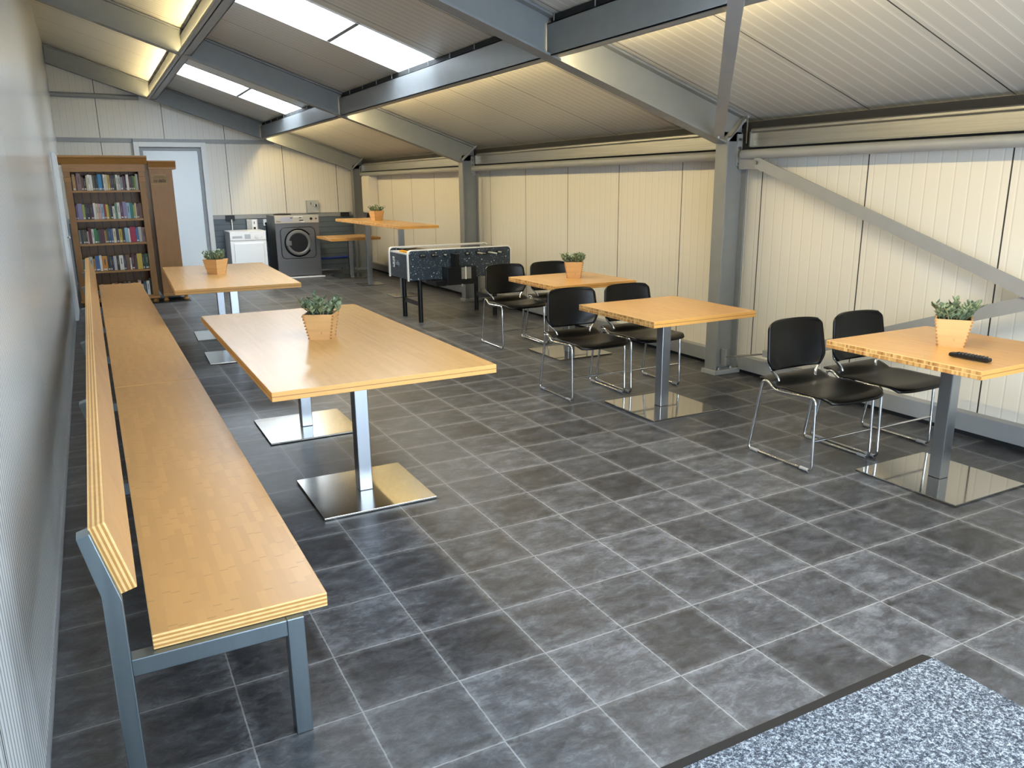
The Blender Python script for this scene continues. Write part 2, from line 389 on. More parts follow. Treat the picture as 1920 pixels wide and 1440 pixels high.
# ceiling with three rooflights
SX0, SX1 = .95, 6.35
SKYL = [(.65, 3.6), (15.9, 18.85), (31.2, 34.6)]
ce = MB()
def slab(x0, x1, y0, y1, d0=0, d1=.3):
    ce.prism([(x0, zc(x0)+d0), (x1, zc(x1)+d0), (x1, zc(x1)+d1), (x0, zc(x0)+d1)], y0, y1, 1)
slab(XL-.3, SX0, YF-.3, YB+.3); slab(SX1, XR+.3, YF-.3, YB+.3)
ys = [YF-.3]+[y for p in SKYL for y in p]+[YB+.3]
for k in range(0, len(ys), 2): slab(SX0, SX1, ys[k], ys[k+1])
struct('ceiling', ce, M_CEIL)
for k, (y0, y1) in enumerate(SKYL):
    p = MB().prism([(SX0, zc(SX0)+.22), (SX1, zc(SX1)+.22), (SX1, zc(SX1)+.27), (SX0, zc(SX0)+.27)], y0, y1, 1)
    o = struct('window_%d' % (k+1), p, M_SKY)
    xb = 4.05; m = MB().prism([(xb, zc(xb)-.02), (xb+.1, zc(xb+.1)-.02), (xb+.1, zc(xb+.1)+.2), (xb, zc(xb)+.2)], y0, y1, 1)
    obj('glazing_bar', m, M_STEEL, parent=o)
    m = MB()
    for ya in (y0, y1-.05): m.prism([(SX0, zc(SX0)-.03), (SX1, zc(SX1)-.03), (SX1, zc(SX1)+.21), (SX0, zc(SX0)+.21)], ya, ya+.05, 1)
    obj('window_frame', m, M_WHITEP, parent=o)

# ---------------------------------------------------------------- steel frame
PORT = [9.75, 25.1, 40.35]
names = ['nearest the camera', 'middle of the three', 'farthest, by the back wall']
for k, Y in enumerate(PORT):
    col = thing('steel_column', ['grey steel column nearest the camera on the right wall, with a turnbuckle at its foot',
        'grey steel column on the right wall behind the football table', 'grey steel column in the far corner beside the white wall cabinet'][k], 'column', (11.4, Y, 0))
    g = MB().box(-.36, -.31, -.2, .2, .12, 5.83).box(.31, .36, -.2, .2, .12, 5.9).box(-.31, .31, -.02, .02, .12, 6.0)
    obj('shaft', g, M_STEEL, parent=col, bevel=.006)
    obj('base_plate', MB().box(-.42, .44, -.26, .26, 0, .12), M_STEELB, parent=col, bevel=.015)
    for dx in (-.2, .2): obj('anchor_bolt', MB().cyl((dx, -.14, .12), (dx, -.14, .18), .04, n=6), M_BOLT, parent=col)
    # diagonal end plate where the beam meets the column
    pl = MB().prism([(-.38, 5.80), (.30, 6.42), (.34, 6.38), (-.34, 5.76)], -.21, .21, 1)
    obj('end_plate', pl, M_STEELB, parent=col)
    pl = MB().box(.10, .38, -.06, .0, 5.2, 5.95); obj('pipe_plate', pl, M_STEELB, parent=col)
    for z in (5.25, 5.82, 5.62):
        for dx in (.15, .32): obj('plate_bolt', MB().cyl((dx, -.06, z), (dx, -.12, z), .032, n=6), M_BOLT, parent=col)
    # roof beam
    bm_ = thing('roof_beam', ['deep grey steel roof beam nearest the camera, meeting the near column', 'grey steel roof beam above the two rooflights, second from the camera',
        'grey steel roof beam along the top of the back wall'][k], 'beam', (0, Y, 0))
    x0, x1 = XL+.02, 11.02
    def band(d0, d1, y0, y1, xa=x0, xb=x1): return MB().prism([(xa, zr(xa)+d0), (xb, zr(xb)+d0), (xb, zr(xb)+d1), (xa, zr(xa)+d1)], y0, y1, 1)
    g = band(0, .05, -.2, .2); g2 = band(.78, .83, -.2, .2, x0, 11.6); g3 = band(.05, .78, -.02, .02)
    g.add(g2.v, g2.f); g.add(g3.v, g3.f)
    g.prism([(11.02, 5.78), (11.65, 5.78), (11.65, zr(11.65)+.78), (11.02, zr(11.02)+.78)], -.02, .02, 1)
    obj('beam_section', g, M_STEEL, parent=bm_)

def purlin(x, side, y0, y1, label):
    t = thing('roof_purlin', label, 'purlin', (x, 0, 0))
    z = zr(x)
    g = MB().box(0, .03, y0, y1, z, z+.64).box(0, .3, y0, y1, z, z+.03).box(.27, .3, y0, y1, z, z+.12).box(0, .3, y0, y1, z+.61, z+.64)
    obj('web', g, M_STEEL, parent=t, bevel=.004)
    d = zc(x+.15)-z
    obj('gap_light_block', MB().box(.10, .2, y0, y1, z+.64, d+z-.01), M_DARK, parent=t)  # added dark fill: shades the gap and stops LED light leaking through
    yy = y0+.5
    while yy < y1:
        obj('fixing_screw', MB().cyl((.05, yy, z+.64), (.05, yy, z+.80), .014, n=6), M_BOLT, parent=t); yy += 1.5
    return t
BX, AX = 6.12, .78
bays = [(YF, 9.7, 'near'), (9.8, 25.05, 'middle'), (25.15, 40.3, 'far')]
lab = {'near': 'nearest the camera', 'middle': 'in the middle bay', 'far': 'farthest from the camera'}
for y0, y1, nm in bays:
    purlin(BX, 1, y0, y1, 'grey steel purlin right of the rooflights, '+lab[nm])
    led = obj('led_strip', MB().box(BX+.36, BX+.42, y0+.1, y1-.1, zr(BX)+.14, zr(BX)+.18), M_LED)
    tag(led, 'warm light strip behind the purlin right of the rooflights, '+lab[nm], 'light')
for y0, y1, nm in bays[0:]:
    purlin(AX, -1, y0, y1, 'grey steel purlin left of the rooflights, '+lab[nm])
    led = obj('led_strip', MB().box(AX-.075, AX-.02, y0+.1, y1-.1, zr(AX)+.06, zr(AX)+.09), M_LED)
    tag(led, 'warm LED light strip along the purlin left of the rooflights, '+lab[nm], 'light')
    t = obj('strip_channel', MB().box(AX-.10, AX-.002, y0, y1, zr(AX)+.01, zr(AX)+.03).box(AX-.11, AX-.095, y0, y1, zr(AX)+.01, zr(AX)+.11), M_STEELB)  # added lip that keeps the glowing strip out of view
    tag(t, 'slim grey channel added to hide the left light strip, '+lab[nm], 'channel')
for y0, y1, nm in bays:
    e_ = y1-.35
    g = MB().prism([(11.66, 5.62), (11.57, 5.62), (11.57, 5.65), (11.62, 5.65), (11.62, 5.95), (11.57, 5.98), (11.57, 6.03), (11.62, 6.06), (11.66, 6.06)], y0+.3 if y0 > 0 else y0, e_, 1)
    tag(obj('purlin_cleat', MB().box(11.50, 11.66, y1-.42, y1-.38, 5.64, 5.98), M_BOLT), 'small steel cleat at the end of the eaves purlin, '+lab[nm], 'cleat')
    tag(obj('shadow_gap_strip', MB().box(11.66, 11.72, y0, y1, 5.50, 6.10), M_DARK), 'black strip put in as shade behind the eaves purlin, '+lab[nm], 'strip')  # black backing put in as the shade between purlin and pipe
    tag(obj('eaves_purlin', g, M_GALV, bevel=.006), 'galvanised steel eaves purlin above the pipe, '+lab[nm], 'purlin')
    a, b = (y0 if y0 > 0 else YF), y1
    g = MB().tube([(11.55, a+.08, 5.46), (11.55, b-.16, 5.46)], .115, 20)
    t = tag(obj('strut_pipe', g, M_STEELB, smooth=40), 'round grey steel pipe along the top of the right wall, '+lab[nm], 'pipe')
    g = MB().box(11.76, XR, y0+(.2 if y0 > 0 else 0), y1-.2, .10, .45)
    tag(obj('base_rail', g, M_STEELB, bevel=.01), 'grey steel rail at the foot of the right wall, '+lab[nm], 'rail')
    tag(obj('base_gap_shade', MB().box(11.84, XR, y0, y1, 0, .10), M_DARK), 'black kerb painted into the gap under the right wall rail, '+lab[nm], 'shading')  # black block stands in for the shaded gap below the rail
    tag(obj('eaves_gap_shade', MB().box(11.66, XR, y0, y1, 6.10, 6.22), M_DARK), 'dark strip painted as shade in the gap above the eaves purlin, '+lab[nm], 'strip')  # added dark strip: shade of the open gap over the purlin

# flat bracing on the near bay
def strap(name, a, b, wdt, th, label, normal=(1, 0, 0), mat=M_STEELB):
    a, b = Vector(a), Vector(b); d = (b-a).normalized(); n = Vector(normal); n = (n-d*n.dot(d)).normalized(); s = d.cross(n)
    vs = []
    for p in (a, b):
        for u, v in ((-1, -1), (1, -1), (1, 1), (-1, 1)): vs.append(p-a+s*u*wdt/2+n*v*th/2)
    t = thing(name, label, 'brace', a)
    obj('flat_bar', MB().add(vs, [(0, 1, 2, 3), (7, 6, 5, 4), (0, 4, 5, 1), (1, 5, 6, 2), (2, 6, 7, 3), (3, 7, 4, 0)]), mat, parent=t)
    obj('end_bolt', MB().cyl(d*.12-n*(th/2+.05), d*.12, .045, n=6), M_BOLT, parent=t)
    return t
strap('wall_brace', (11.50, 9.12, 5.30), (11.50, -5.4, .16), .25, .03, 'flat grey steel brace falling from the near column head towards the right')
strap('wall_brace', (11.58, 8.10, .72), (11.58, -5.4, 5.5), .25, .03, 'flat grey steel brace rising behind the potted plant on the near right table')
strap('roof_brace', (10.62, 9.40, 5.84), (5.2, 3.15, 7.60), .24, .03, 'flat grey steel roof brace hanging down to the head of the near column', normal=(.32, 0, .95))
tag(obj('gusset_plate', MB().prism([(9.66, 5.42), (8.92, 5.42), (8.92, 5.12), (9.63, 5.12)], 11.53, 11.56, 0), M_STEELB), 'square grey gusset plate under the pipe at the near column head', 'plate')
t = thing('turnbuckle', 'galvanised turnbuckle at the foot of the near steel column', 'turnbuckle', (11.3, 9.5, .46))
g = MB().box(-.02, .02, -.05, .12, -.22, .20); obj('lug_plate', g, M_STEELB, parent=t)
obj('rod', MB().cyl((0, 0, 0), (.35, -1.1, .25), .022, n=8), M_BOLT, parent=t)
g = MB()
for s_ in (-.035, .035): g.tube([(.09+s_, -.28+s_*.3, .065), (.22+s_, -.70+s_*.3, .16)], .018, 8)
obj('body', g, M_GALV, parent=t)
obj('fork', MB().box(.28, .40, -1.25, -1.0, .17, .32), M_STEELB, parent=t)
# cable over the end plate
tag(obj('cable', MB().tube(fillet([(11.02, 9.5, 5.86), (11.12, 9.5, 5.88), (11.34, 9.5, 6.12), (11.5, 9.5, 6.34), (11.6, 9.5, 6.3), (11.60, 9.5, 5.85), (11.60, 9.5, 5.72)], .1), .020, 8), M_CABLE, smooth=60),
    'grey cable curling over the head of the near steel column', 'cable')

# ---------------------------------------------------------------- left and back wall fittings
d = struct('door_2', MB().box(XL, XL+.12, 28.0, 31.0, .03, 6.1), M_WHITED, bevel=.02)
obj('door_handle', MB().cyl((XL+.12, 28.3, 3.1), (XL+.22, 28.3, 3.1), .03).box(XL+.2, XL+.23, 28.25, 28.7, 3.07, 3.13), M_CHROME, parent=d)
DX0, DX1, DZ = -.22, 3.28, 7.15
d = struct('door_1_back', MB().box(DX0+.3, DX1-.3, YB-.06, YB-.02, 0, DZ-.3), M_WHITED); d.name = 'door_3'
g = MB().box(DX0, DX0+.25, YB-.32, YB, 0, DZ).box(DX1-.25, DX1, YB-.32, YB, 0, DZ).box(DX0+.25, DX1-.25, YB-.32, YB, DZ-.25, DZ)
obj('door_frame', g, M_FRAMEW, parent=d, bevel=.01)
g = MB().box(DX0+.25, DX0+.42, YB-.14, YB, 0, DZ-.25).box(DX1-.42, DX1-.25, YB-.14, YB, 0, DZ-.25).box(DX0+.42, DX1-.42, YB-.14, YB, DZ-.42, DZ-.25)
obj('door_stop', g, M_STEELB, parent=d)
obj('door_handle', MB().box(.25, .31, YB-.16, YB-.1, 3.1, 3.16).box(.25, .6, YB-.2, YB-.16, 3.1, 3.16), M_CHROME, parent=d)
struct('trim_1', MB().box(XL, DX0, YB-.1, YB, 7.12, 7.32).box(DX0, DX1, YB-.34, YB, 7.16, 7.30).box(DX1, 6.9, YB-.1, YB, 7.12, 7.32), M_STEELB)
struct('trim_2', MB().tube([(XL, YB-.16, 9.33), (.3, YB-.16, 9.29)], .12, 12), M_STEELB, smooth=50)
struct('trim_3', MB().box(DX1+.02, 11.0, YB-.26, YB, 3.32, 3.36).box(DX1+.02, 11.0, YB-.24, YB-.2, 3.14, 3.36).box(XL, DX0-.02, YB-.26, YB, 3.16, 3.36), M_STEELB)
struct('baseboard_back', MB().box(DX1+.02, XR, YB-.2, YB, .12, 3.14).box(XL, DX0-.02, YB-.2, YB, .12, 3.14), M_SLATE)
struct('trim_4', MB().box(XL, XL+.03, YF, 28.0, 0, .05), M_STEELB)

# wall cabinet in the far right corner
t = thing('wall_cabinet', 'narrow white cabinet hung on the right wall in the far corner', 'cabinet', (11.42, 38.6, 3.32))
obj('body', MB().box(0, .57, 0, 1.1, 0, 2.05), M_PAPER, parent=t, bevel=.03)
obj('door', MB().box(-.04, 0, .03, 1.07, .04, 2.0), M_PAPER, parent=t, bevel=.01)
obj('valve_block', MB().box(.15, .57, .2, .9, -.22, 0), M_BLKM, parent=t)
obj('duct', MB().box(.2, .57, .2, .8, 2.05, 2.12), M_BLKM, parent=t)

# ---------------------------------------------------------------- bench
t = thing('wall_bench', 'long bamboo bench with backrest along the left wall on grey steel legs', 'bench', (0, 0, 0))
ZS = 1.30; JY = 10.32
M_BE = ply('bench_edge_ply', (0, 0, 1), ZS-.135, .135, 7)
def topmat(n): return 0 if n.z > .7 or n.z < -.7 else 1
for k, (y0, y1) in enumerate(((1.05, JY-.008), (JY+.008, 19.3), (19.316, 28.2))):
    obj('seat_board', MB().box(-2.68, -1.24, y0, y1, ZS-.135, ZS), [M_BAM, M_BE], parent=t, assign=topmat, bevel=.008)
bt = Vector((-2.955, 0, 2.33)); bb = Vector((-2.795, 0, 1.735)); d_ = (bt-bb).normalized(); nn = Vector((d_.z, 0, -d_.x))  # towards the room
M_BKE = ply('bench_back_ply', tuple(nn), nn.dot(bb)-.065, .13, 7)
for y0, y1 in ((1.05, JY-.008), (JY+.008, 19.3), (19.316, 28.2)):
    q = [bb-nn*.065, bb+nn*.065, bt+nn*.065, bt-nn*.065]
    obj('back_board', MB().prism([(p.x, p.z) for p in q], y0, y1, 1), [M_BAM, M_BKE], parent=t, assign=lambda n: 0 if abs(Vector(n).dot(nn)) > .7 else 1, bevel=.008)
for y in (.98, 5.3, 9.7, 14.1, 18.5, 22.7, 27.4):
    a = MB().prism([(-2.99, 0), (-2.85, 0), (-2.85, 1.70), (-3.005, 2.30), (-3.10, 2.275), (-2.99, 1.76)], y, y+.15, 1)
    obj('back_leg', a, M_RAW, parent=t, bevel=.008)
    obj('seat_rail', MB().box(-2.85, -1.62, y, y+.15, ZS-.29, ZS-.137), M_RAW, parent=t, bevel=.008)
    obj('leg', MB().prism([(-1.62, 0), (-1.47, 0), (-1.47, ZS-.137), (-1.62, ZS-.137)], y, y+.15, 1), M_RAW, parent=t, bevel=.008)

# ---------------------------------------------------------------- tables
def ped(parent, cx, cy, h, plate=.9, polished=False, lw=.11, ld=.11):
    b = obj('base_plate', MB().box(cx-plate, cx+plate, cy-plate, cy+plate, .008, .04), M_PLATEP if polished else M_PLATE, parent=parent, bevel=.006)
    obj('leg', MB().box(cx-lw, cx+lw, cy-ld, cy+ld, .04, h), M_LEG, parent=parent, bevel=.012)
    obj('mounting_plate', MB().box(cx-.5, cx+.5, cy-.5, cy+.5, h, h+.02), M_BLKM, parent=parent)
TH = .13
M_EG = endgrain('table_end_grain', 1, 2.2, TH); M_LE = longedge('table_long_edge', 2.2, TH)
M_EGH = endgrain('high_table_end_grain', 1, 3.2, TH); M_LEH = longedge('high_table_long_edge', 3.2, TH)
def table(name, label, cx, cy, wx, wy, peds, h=2.2, polished=True, rz=0, plate=.9, eg=None, le=None, group=None):
    t = thing(name, label, 'table', (cx, cy, 0), rz, group)
    m = [M_BAMT, eg or M_EG, le or M_LE]
    obj('tabletop', MB().box(-wx/2, wx/2, -wy/2, wy/2, h-TH, h), m, parent=t, bevel=.006, assign=lambda n: 0 if abs(n.z) > .7 else (1 if abs(n.x) > .7 else 2))
    for px, py in peds: ped(t, px, py, h-TH-.02, plate, polished)
    return t
table('long_table', 'long bamboo table in the left foreground beside the bench, its top scratched', .79, 8.57, 3.32, 7.25, [(-.06, -2.17), (-.04, 1.82)], polished=False, eg=M_LE)
table('long_table', 'long bamboo table nearer the bookcase, behind the front one', .84, 20.55, 3.3, 7.0, [(-.04, -2.15), (-.04, 1.75)], polished=False, rz=math.radians(-2), eg=M_LE)
table('square_table', 'square bamboo table at the right edge carrying the remote control', 9.45, 2.38, 2.64, 2.70, [(-.2, -.2)])
table('square_table', 'square bamboo table with nothing on it, in front of the near column', 8.10, 8.02, 2.68, 2.70, [(-.08, -.1)])
table('square_table', 'square bamboo table farthest back on the right, plant pot near its middle', 9.26, 13.70, 2.64, 2.65, [(.1, .2)])
table('bar_table', 'tall bamboo bar table with two grey legs near the far right corner', 9.42, 30.6, 1.75, 9.6, [(.05, 2.4), (.05, -2.4)], h=3.2, plate=.6, eg=M_EGH, le=M_LEH)
table('square_table', 'square bamboo table in the far right corner behind the tall bar table', 9.50, 36.6, 2.65, 3.0, [(.25, .55)], plate=.95)

# ---------------------------------------------------------------- chairs
def make_chair(label):
    t = thing('stacking_chair', label, 'chair')
    hx = .72; sides = []
    for s in (-1, 1):
        pts = [(s*hx, -.70, .03), (s*hx, -.66, 1.30), (s*hx*.99, .24, 1.25), (s*hx*.97, .44, 1.375), (s*hx*.985, .54, 1.36), (s*hx, .78, .03)]
        obj('side_frame', MB().tube(fillet(pts, .1, True), .026, 10, True), M_CHROME, parent=t, smooth=50)
    obj('crossbar', MB().cyl((-hx, -.68, .56), (hx, -.68, .56), .02, n=10), M_CHROME, parent=t, smooth=50)
    obj('rear_crossbar', MB().cyl((-hx*.98, .60, 1.12), (hx*.98, .60, 1.12), .02, n=10), M_CHROME, parent=t, smooth=50)
    for s in (-1, 1):
        pts = [(s*.46, .10, 1.22), (s*.46, .36, 1.24), (s*.46, .42, 1.40), (s*.66, .47, 1.62), (s*.655, .50, 1.95), (s*.62, .55, 2.25)]
        obj('back_support', MB().tube(fillet(pts, .07), .026, 10), M_CHROME, parent=t, smooth=50)
    def seat(u, v):
        x = (u-.5)*2; y = -1.02+v*1.66
        hw = .735 if v > .55 else .735
        hw = .70 if v < .3 else .70
        front = max(0, (.16-v)/.16); wx = hw*(1-.10*front**2*1.0)
        yy = y+.10*abs(x)**4*front
        z = 1.325-.075*front**1.8*1.0
        dish = -.05*(1-x*x)*math.sin(min(1, v)*PI)
        rear = max(0, (v-.78)/.22); z += .075*math.sin(rear*PI/2)
        pinch = math.exp(-((v-.76)/.08)**2); z -= .02*pinch
        return (x*wx, yy, z+dish)
    obj('seat', MB().grid(seat, 22, 28), M_SEAT, parent=t, smooth=60, solid=.035, solid_off=0)
    def back(u, v):
        x = (u-.5)*2
        hw = .58+.135*math.sin(min(1, v/.26)*PI/2) if v < .26 else .715-.055*((v-.26)/.74)
        if v > .84: hw -= .10*((v-.84)/.16)**2.8
        z = 1.50+.92*v-.035*x**4*v**3+.05*x*x*(1-v)**2
        y = .60+.06*v-.19*x*x*(1-.35*v)
        return (x*hw, y, z)
    obj('backrest', MB().grid(back, 22, 24), M_SEAT, parent=t, smooth=60, solid=.04, solid_off=0)
    mg = plain('clear_glide', '#9a9a98', .3)
    for s in (-1, 1):
        for y in (-.55, .62): obj('glide', MB().tube([(s*hx, y-.09, .034), (s*hx, y+.09, .034)], .034, 8), mg, parent=t, smooth=50)
    return t
chairs = [((8.34, 4.07), 0, 'black chair nearest the camera, left of the pair at the near right table'),
          ((9.94, 4.03), 0, 'black chair at the near right table, right one of its pair beside the wall'),
          ((7.22, 9.90), 0, 'black chair left of the empty square table, nearer the aisle'),
          ((8.82, 9.86), 0, 'black chair partly hidden behind the empty square table before the column'),
          ((8.56, 15.93), 0, 'black chair left of the rear square table, in front of the football table'),
          ((10.13, 15.90), 0, 'black chair mostly hidden behind the rear square table and its plant')]
c0 = make_chair(chairs[0][2]); c0['group'] = 'black stacking chairs at the square tables'
c0.location = (chairs[0][0][0]*S, chairs[0][0][1]*S, 0)
for (x, y), r, l in chairs[1:]: dup(c0, (x, y, 0), r, l, 'black stacking chairs at the square tables')

# ---------------------------------------------------------------- potted plants
M_JOINT = plain('joint_end_grain', '#a87a42', .6)
def make_plant(seed, label, loc, rz, k=1.0, spread=1.0):
    t = thing('potted_plant', label, 'plant', loc, rz, 'small plants in bamboo pots')
    b, a, h, w_ = .185, .265, .46, .022
    g = MB(); n = 7
    def ring(z, r): return [(-r, -r, z), (r, -r, z), (r, r, z), (-r, r, z)]
    vs = ring(0, b)+ring(h, a)+ring(h, a-w_)+ring(.05, b-w_)
    fs = [(3, 2, 1, 0)]
    for o in (0, 4, 8):
        for i in range(4): fs.append((o+i, o+(i+1) % 4, o+4+(i+1) % 4, o+4+i))
    fs.append((12, 13, 14, 15)); g.add(vs, fs)
    nf = len(g.f)
    for i in range(8):            # finger joints: end-grain tabs at the corners
        z = (i+.25)*h/8; r = b+(a-b)*(z+h/32)/h+.001
        for sx, sy in ((-1, -1), (1, -1), (1, 1), (-1, 1)):
            g.box(sx*r-.016, sx*r+.016, sy*r-.002, sy*r+.002, z, z+h/16)
            g.box(sx*r-.002, sx*r+.002, sy*r-.016, sy*r+.016, z, z+h/16)
    pot = obj('pot', g, [M_BAMZ, M_JOINT], parent=t)
    for i, p in enumerate(pot.data.polygons): p.material_index = 0 if i < nf else 1
    obj('soil', MB().box(-a+.03, a-.03, -a+.03, a-.03, h-.08, h-.04), M_SOIL, parent=t)
    rnd = random.Random(seed); g = MB()
    def leafm(p, d, n, L, W):
        d = d.normalized(); s = d.cross(n).normalized(); n = s.cross(d)
        rows = [(0, .10), (.25, .75), (.5, 1), (.75, .78), (1, .06)]; vs = []
        for q, ww in rows:
            c = p+d*L*q+n*(L*.22*q*q)
            vs += [c-s*W*ww+n*W*.35, c, c+s*W*ww+n*W*.35]
        fs = []
        for i in range(4):
            o = i*3; fs += [(o, o+1, o+4, o+3), (o+1, o+2, o+5, o+4)]
        g.add(vs, fs)
    stems = MB()
    for i in range(44):
        an = rnd.uniform(0, 2*PI); rr = .22*math.sqrt(rnd.random()); lean = (.1+rr*3.6*rnd.uniform(.6, 1.3))*spread; H = rnd.uniform(.12, .36)*k
        base = Vector((math.cos(an)*rr, math.sin(an)*rr, h-.06)); dr = Vector((math.cos(an)*lean, math.sin(an)*lean, 1)).normalized()
        tip = base+dr*H; stems.tube([base, tip], .006, 5)
        m = rnd.randint(6, 9)
        for j in range(m):
            f = .35+.65*j/m; p = base+dr*H*f; b2 = rnd.uniform(0, 2*PI)
            out = Vector((math.cos(b2), math.sin(b2), rnd.uniform(-.1, .8)))
            leafm(p, out*1.0+dr*.35, Vector((0, 0, 1)), rnd.uniform(.07, .115)*k, rnd.uniform(.022, .033)*k)
    obj('stems', stems, M_LEAF, parent=t)
    obj('foliage', g, M_LEAF, parent=t, smooth=60, recalc=False)
    return t
make_plant(1, 'leafy plant in a square bamboo pot on the front long table', (.72, 8.42, 2.2), math.radians(-27), 1.1)
make_plant(2, 'leafy plant in a bamboo pot on the long table nearer the bookcase', (.64, 20.85, 2.2), math.radians(38), 1.0)
make_plant(3, 'leafy plant in a bamboo pot on the rear square table', (9.45, 13.85, 2.2), math.radians(-32), .95)
make_plant(4, 'leafy plant in a bamboo pot behind the remote control', (9.48, 2.40, 2.2), math.radians(-57), 1.05, 1.1)
make_plant(5, 'leafy plant in a bamboo pot on the tall bar table', (9.5, 31.6, 3.2), math.radians(14), 1.0)

# remote control
t = thing('remote_control', 'black remote control lying on the near right table', 'remote control', (8.70, 1.58, 2.2), math.radians(3))
obj('body', MB().box(-.065, .065, -.30, .30, .012, .075), M_BLACK, parent=t, bevel=.025)
g = MB()
for i in range(9):
    for j in (-1, 0, 1): g.box(j*.038-.012, j*.038+.012, -.24+i*.052, -.24+i*.052+.03, .07, .088)
obj('buttons', g, plain('remote_button', '#3a3a3c', .5), parent=t)

# ---------------------------------------------------------------- doormat
t = thing('doormat', 'grey speckled entrance mat with a black rubber edge in the right foreground', 'mat', (0, 0, 0))
obj('pile', MB().box(-.9, 4.43, -6.2, -1.06, .004, .045), M_MAT, parent=t)
obj('rubber_edge', MB().prism([(-1.06, .048), (-1.06, .004), (-.93, .004), (-.95, .022)], -.9, 4.42, 0), M_RUB, parent=t)

# ---------------------------------------------------------------- football table
t = thing('football_table', 'dark speckled table football game with white edging and black legs', 'game table', (7.0, 20.85, 0))
LX, LY, Z0, Z1 = 4.1, 2.05, 1.55, 2.62
def rr(x0, x1, z0, z1, r, n=6, top=True):
    p = [(x0, z0), (x1, z0)]
    for k in range(n+1):
        a = k/n*PI/2; p.append((x1-r+r*math.cos(a), z1-r+r*math.sin(a)))
    for k in range(n+1):
        a = PI/2+k/n*PI/2; p.append((x0+r+r*math.cos(a), z1-r+r*math.sin(a)))
    return p
for nm, y in (('side_panel', 0.0), ('side_panel', LY-.1)):
    p = obj(nm, MB().prism(rr(0.03, LX-.03, Z0, Z1-.03, .13), y, y+.1, 1), M_TERR, parent=t)
    outer, inner = rr(0, LX, Z0-.02, Z1, .16), rr(.035, LX-.035, Z0-.02, Z1-.035, .13)
    m = len(outer); vs = [(a, yy, b) for yy in (y-.012, y+.112) for a, b in outer]+[(a, yy, b) for yy in (y-.012, y+.112) for a, b in inner]
    fs = []
    for i in range(1, m):
        j = (i+1) % m
        fs += [(i, j, m+j, m+i), (2*m+i, 3*m+i, 3*m+j, 2*m+j), (i, 2*m+i, 2*m+j, j), (m+i, m+j, 3*m+j, 3*m+i)]
    obj('edge_trim', MB().add(vs, fs), M_WHITEP, parent=p, recalc=True)
obj('end_panel', MB().box(.05, .12, .1, LY-.1, Z0+.02, Z1-.18), M_TERR, parent=t)
obj('end_panel', MB().box(LX-.12, LX-.05, .1, LY-.1, Z0+.02, Z1-.18), M_TERR, parent=t)
obj('top_frame', MB().box(.05, .5, .1, LY-.1, Z1-.18, Z1-.13).box(LX-.5, LX-.05, .1, LY-.1, Z1-.18, Z1-.13), M_WHITEP, parent=t)
obj('playfield', MB().box(.12, LX-.12, .1, LY-.1, Z0+.3, Z0+.34), plain('playfield_green', '#7f8a7a', .4), parent=t)
gl = NT('clear_cover_glass'); gl.base((.92, .95, .95, 1)); gl.pr(.03); gl.b.inputs['Transmission Weight'].default_value = 1.0; gl.b.inputs['IOR'].default_value = 1.6
obj('cover_glass', MB().box(.28, LX-.28, .1, LY-.1, Z1-.05, Z1-.035), gl.m, parent=t)
obj('score_counter', MB().box(.10, .22, .25, 1.1, Z1-.13, Z1-.06), M_YEL, parent=t, bevel=.01)
for i, x in enumerate((.50, .95, 1.38, 1.82, 2.26, 2.70, 3.14, 3.55)):
    L = (.20, .20, .30, .22, .25, .55, .80, .35)[i]; hand = (1, 1, 0, 0, 0, 1, 0, 0)[i]
    z = Z1-.21
    r = obj('rod', MB().cyl((x, -L, z), (x, LY+.3, z), .030, n=10), M_ROD, parent=t, smooth=50)
    obj('bushing', MB().lathe([(.07, -.05), (.07, 0)], (x, -.012, z), 1, 16), M_BLACK, parent=r)
    if hand: obj('handle', MB().cyl((x, -L-.22, z), (x, -L, z), .04, .048, n=12), M_BLACK, parent=r, smooth=50)
    else: obj('end_cap', MB().cyl((x, -L-.03, z), (x, -L, z), .03, n=12), M_BLACK, parent=r, smooth=50)
for (x, y) in ((.5, .22), (.5, 1.85), (3.5, .22), (3.5, 1.85)):
    obj('leg', MB().tube([(x, y, 0), (x, y, Z0+.02)], .085, 20), M_BLKM, parent=t, smooth=50)
for x in (.5, 3.5): obj('leg_brace', MB().box(x-.03, x+.03, .28, 1.80, .58, .74), M_BLKM, parent=t)
cb_ = obj('coin_box', MB().box(1.28, 2.42, -.52, -.02, 1.36, 1.98), M_BLKM, parent=t, bevel=.01)
obj('coin_plate', MB().box(1.82, 2.2, -.535, -.52, 1.56, 1.97), M_GALV, parent=cb_)
obj('coin_slot_bar', MB().box(1.96, 2.0, -.56, -.535, 1.55, 2.0), M_WHITEP, parent=cb_)
obj('lock', MB().cyl((1.82, -.57, 1.34), (1.82, -.50, 1.34), .05, n=12), M_CHROME, parent=cb_)
obj('post', MB().box(1.62, 1.76, -.50, -.04, 1.95, 2.45), M_BLKM, parent=cb_)
obj('ball_tray', MB().box(.9, 1.28, -.40, .6, 1.34, 1.52), M_BLKM, parent=t)
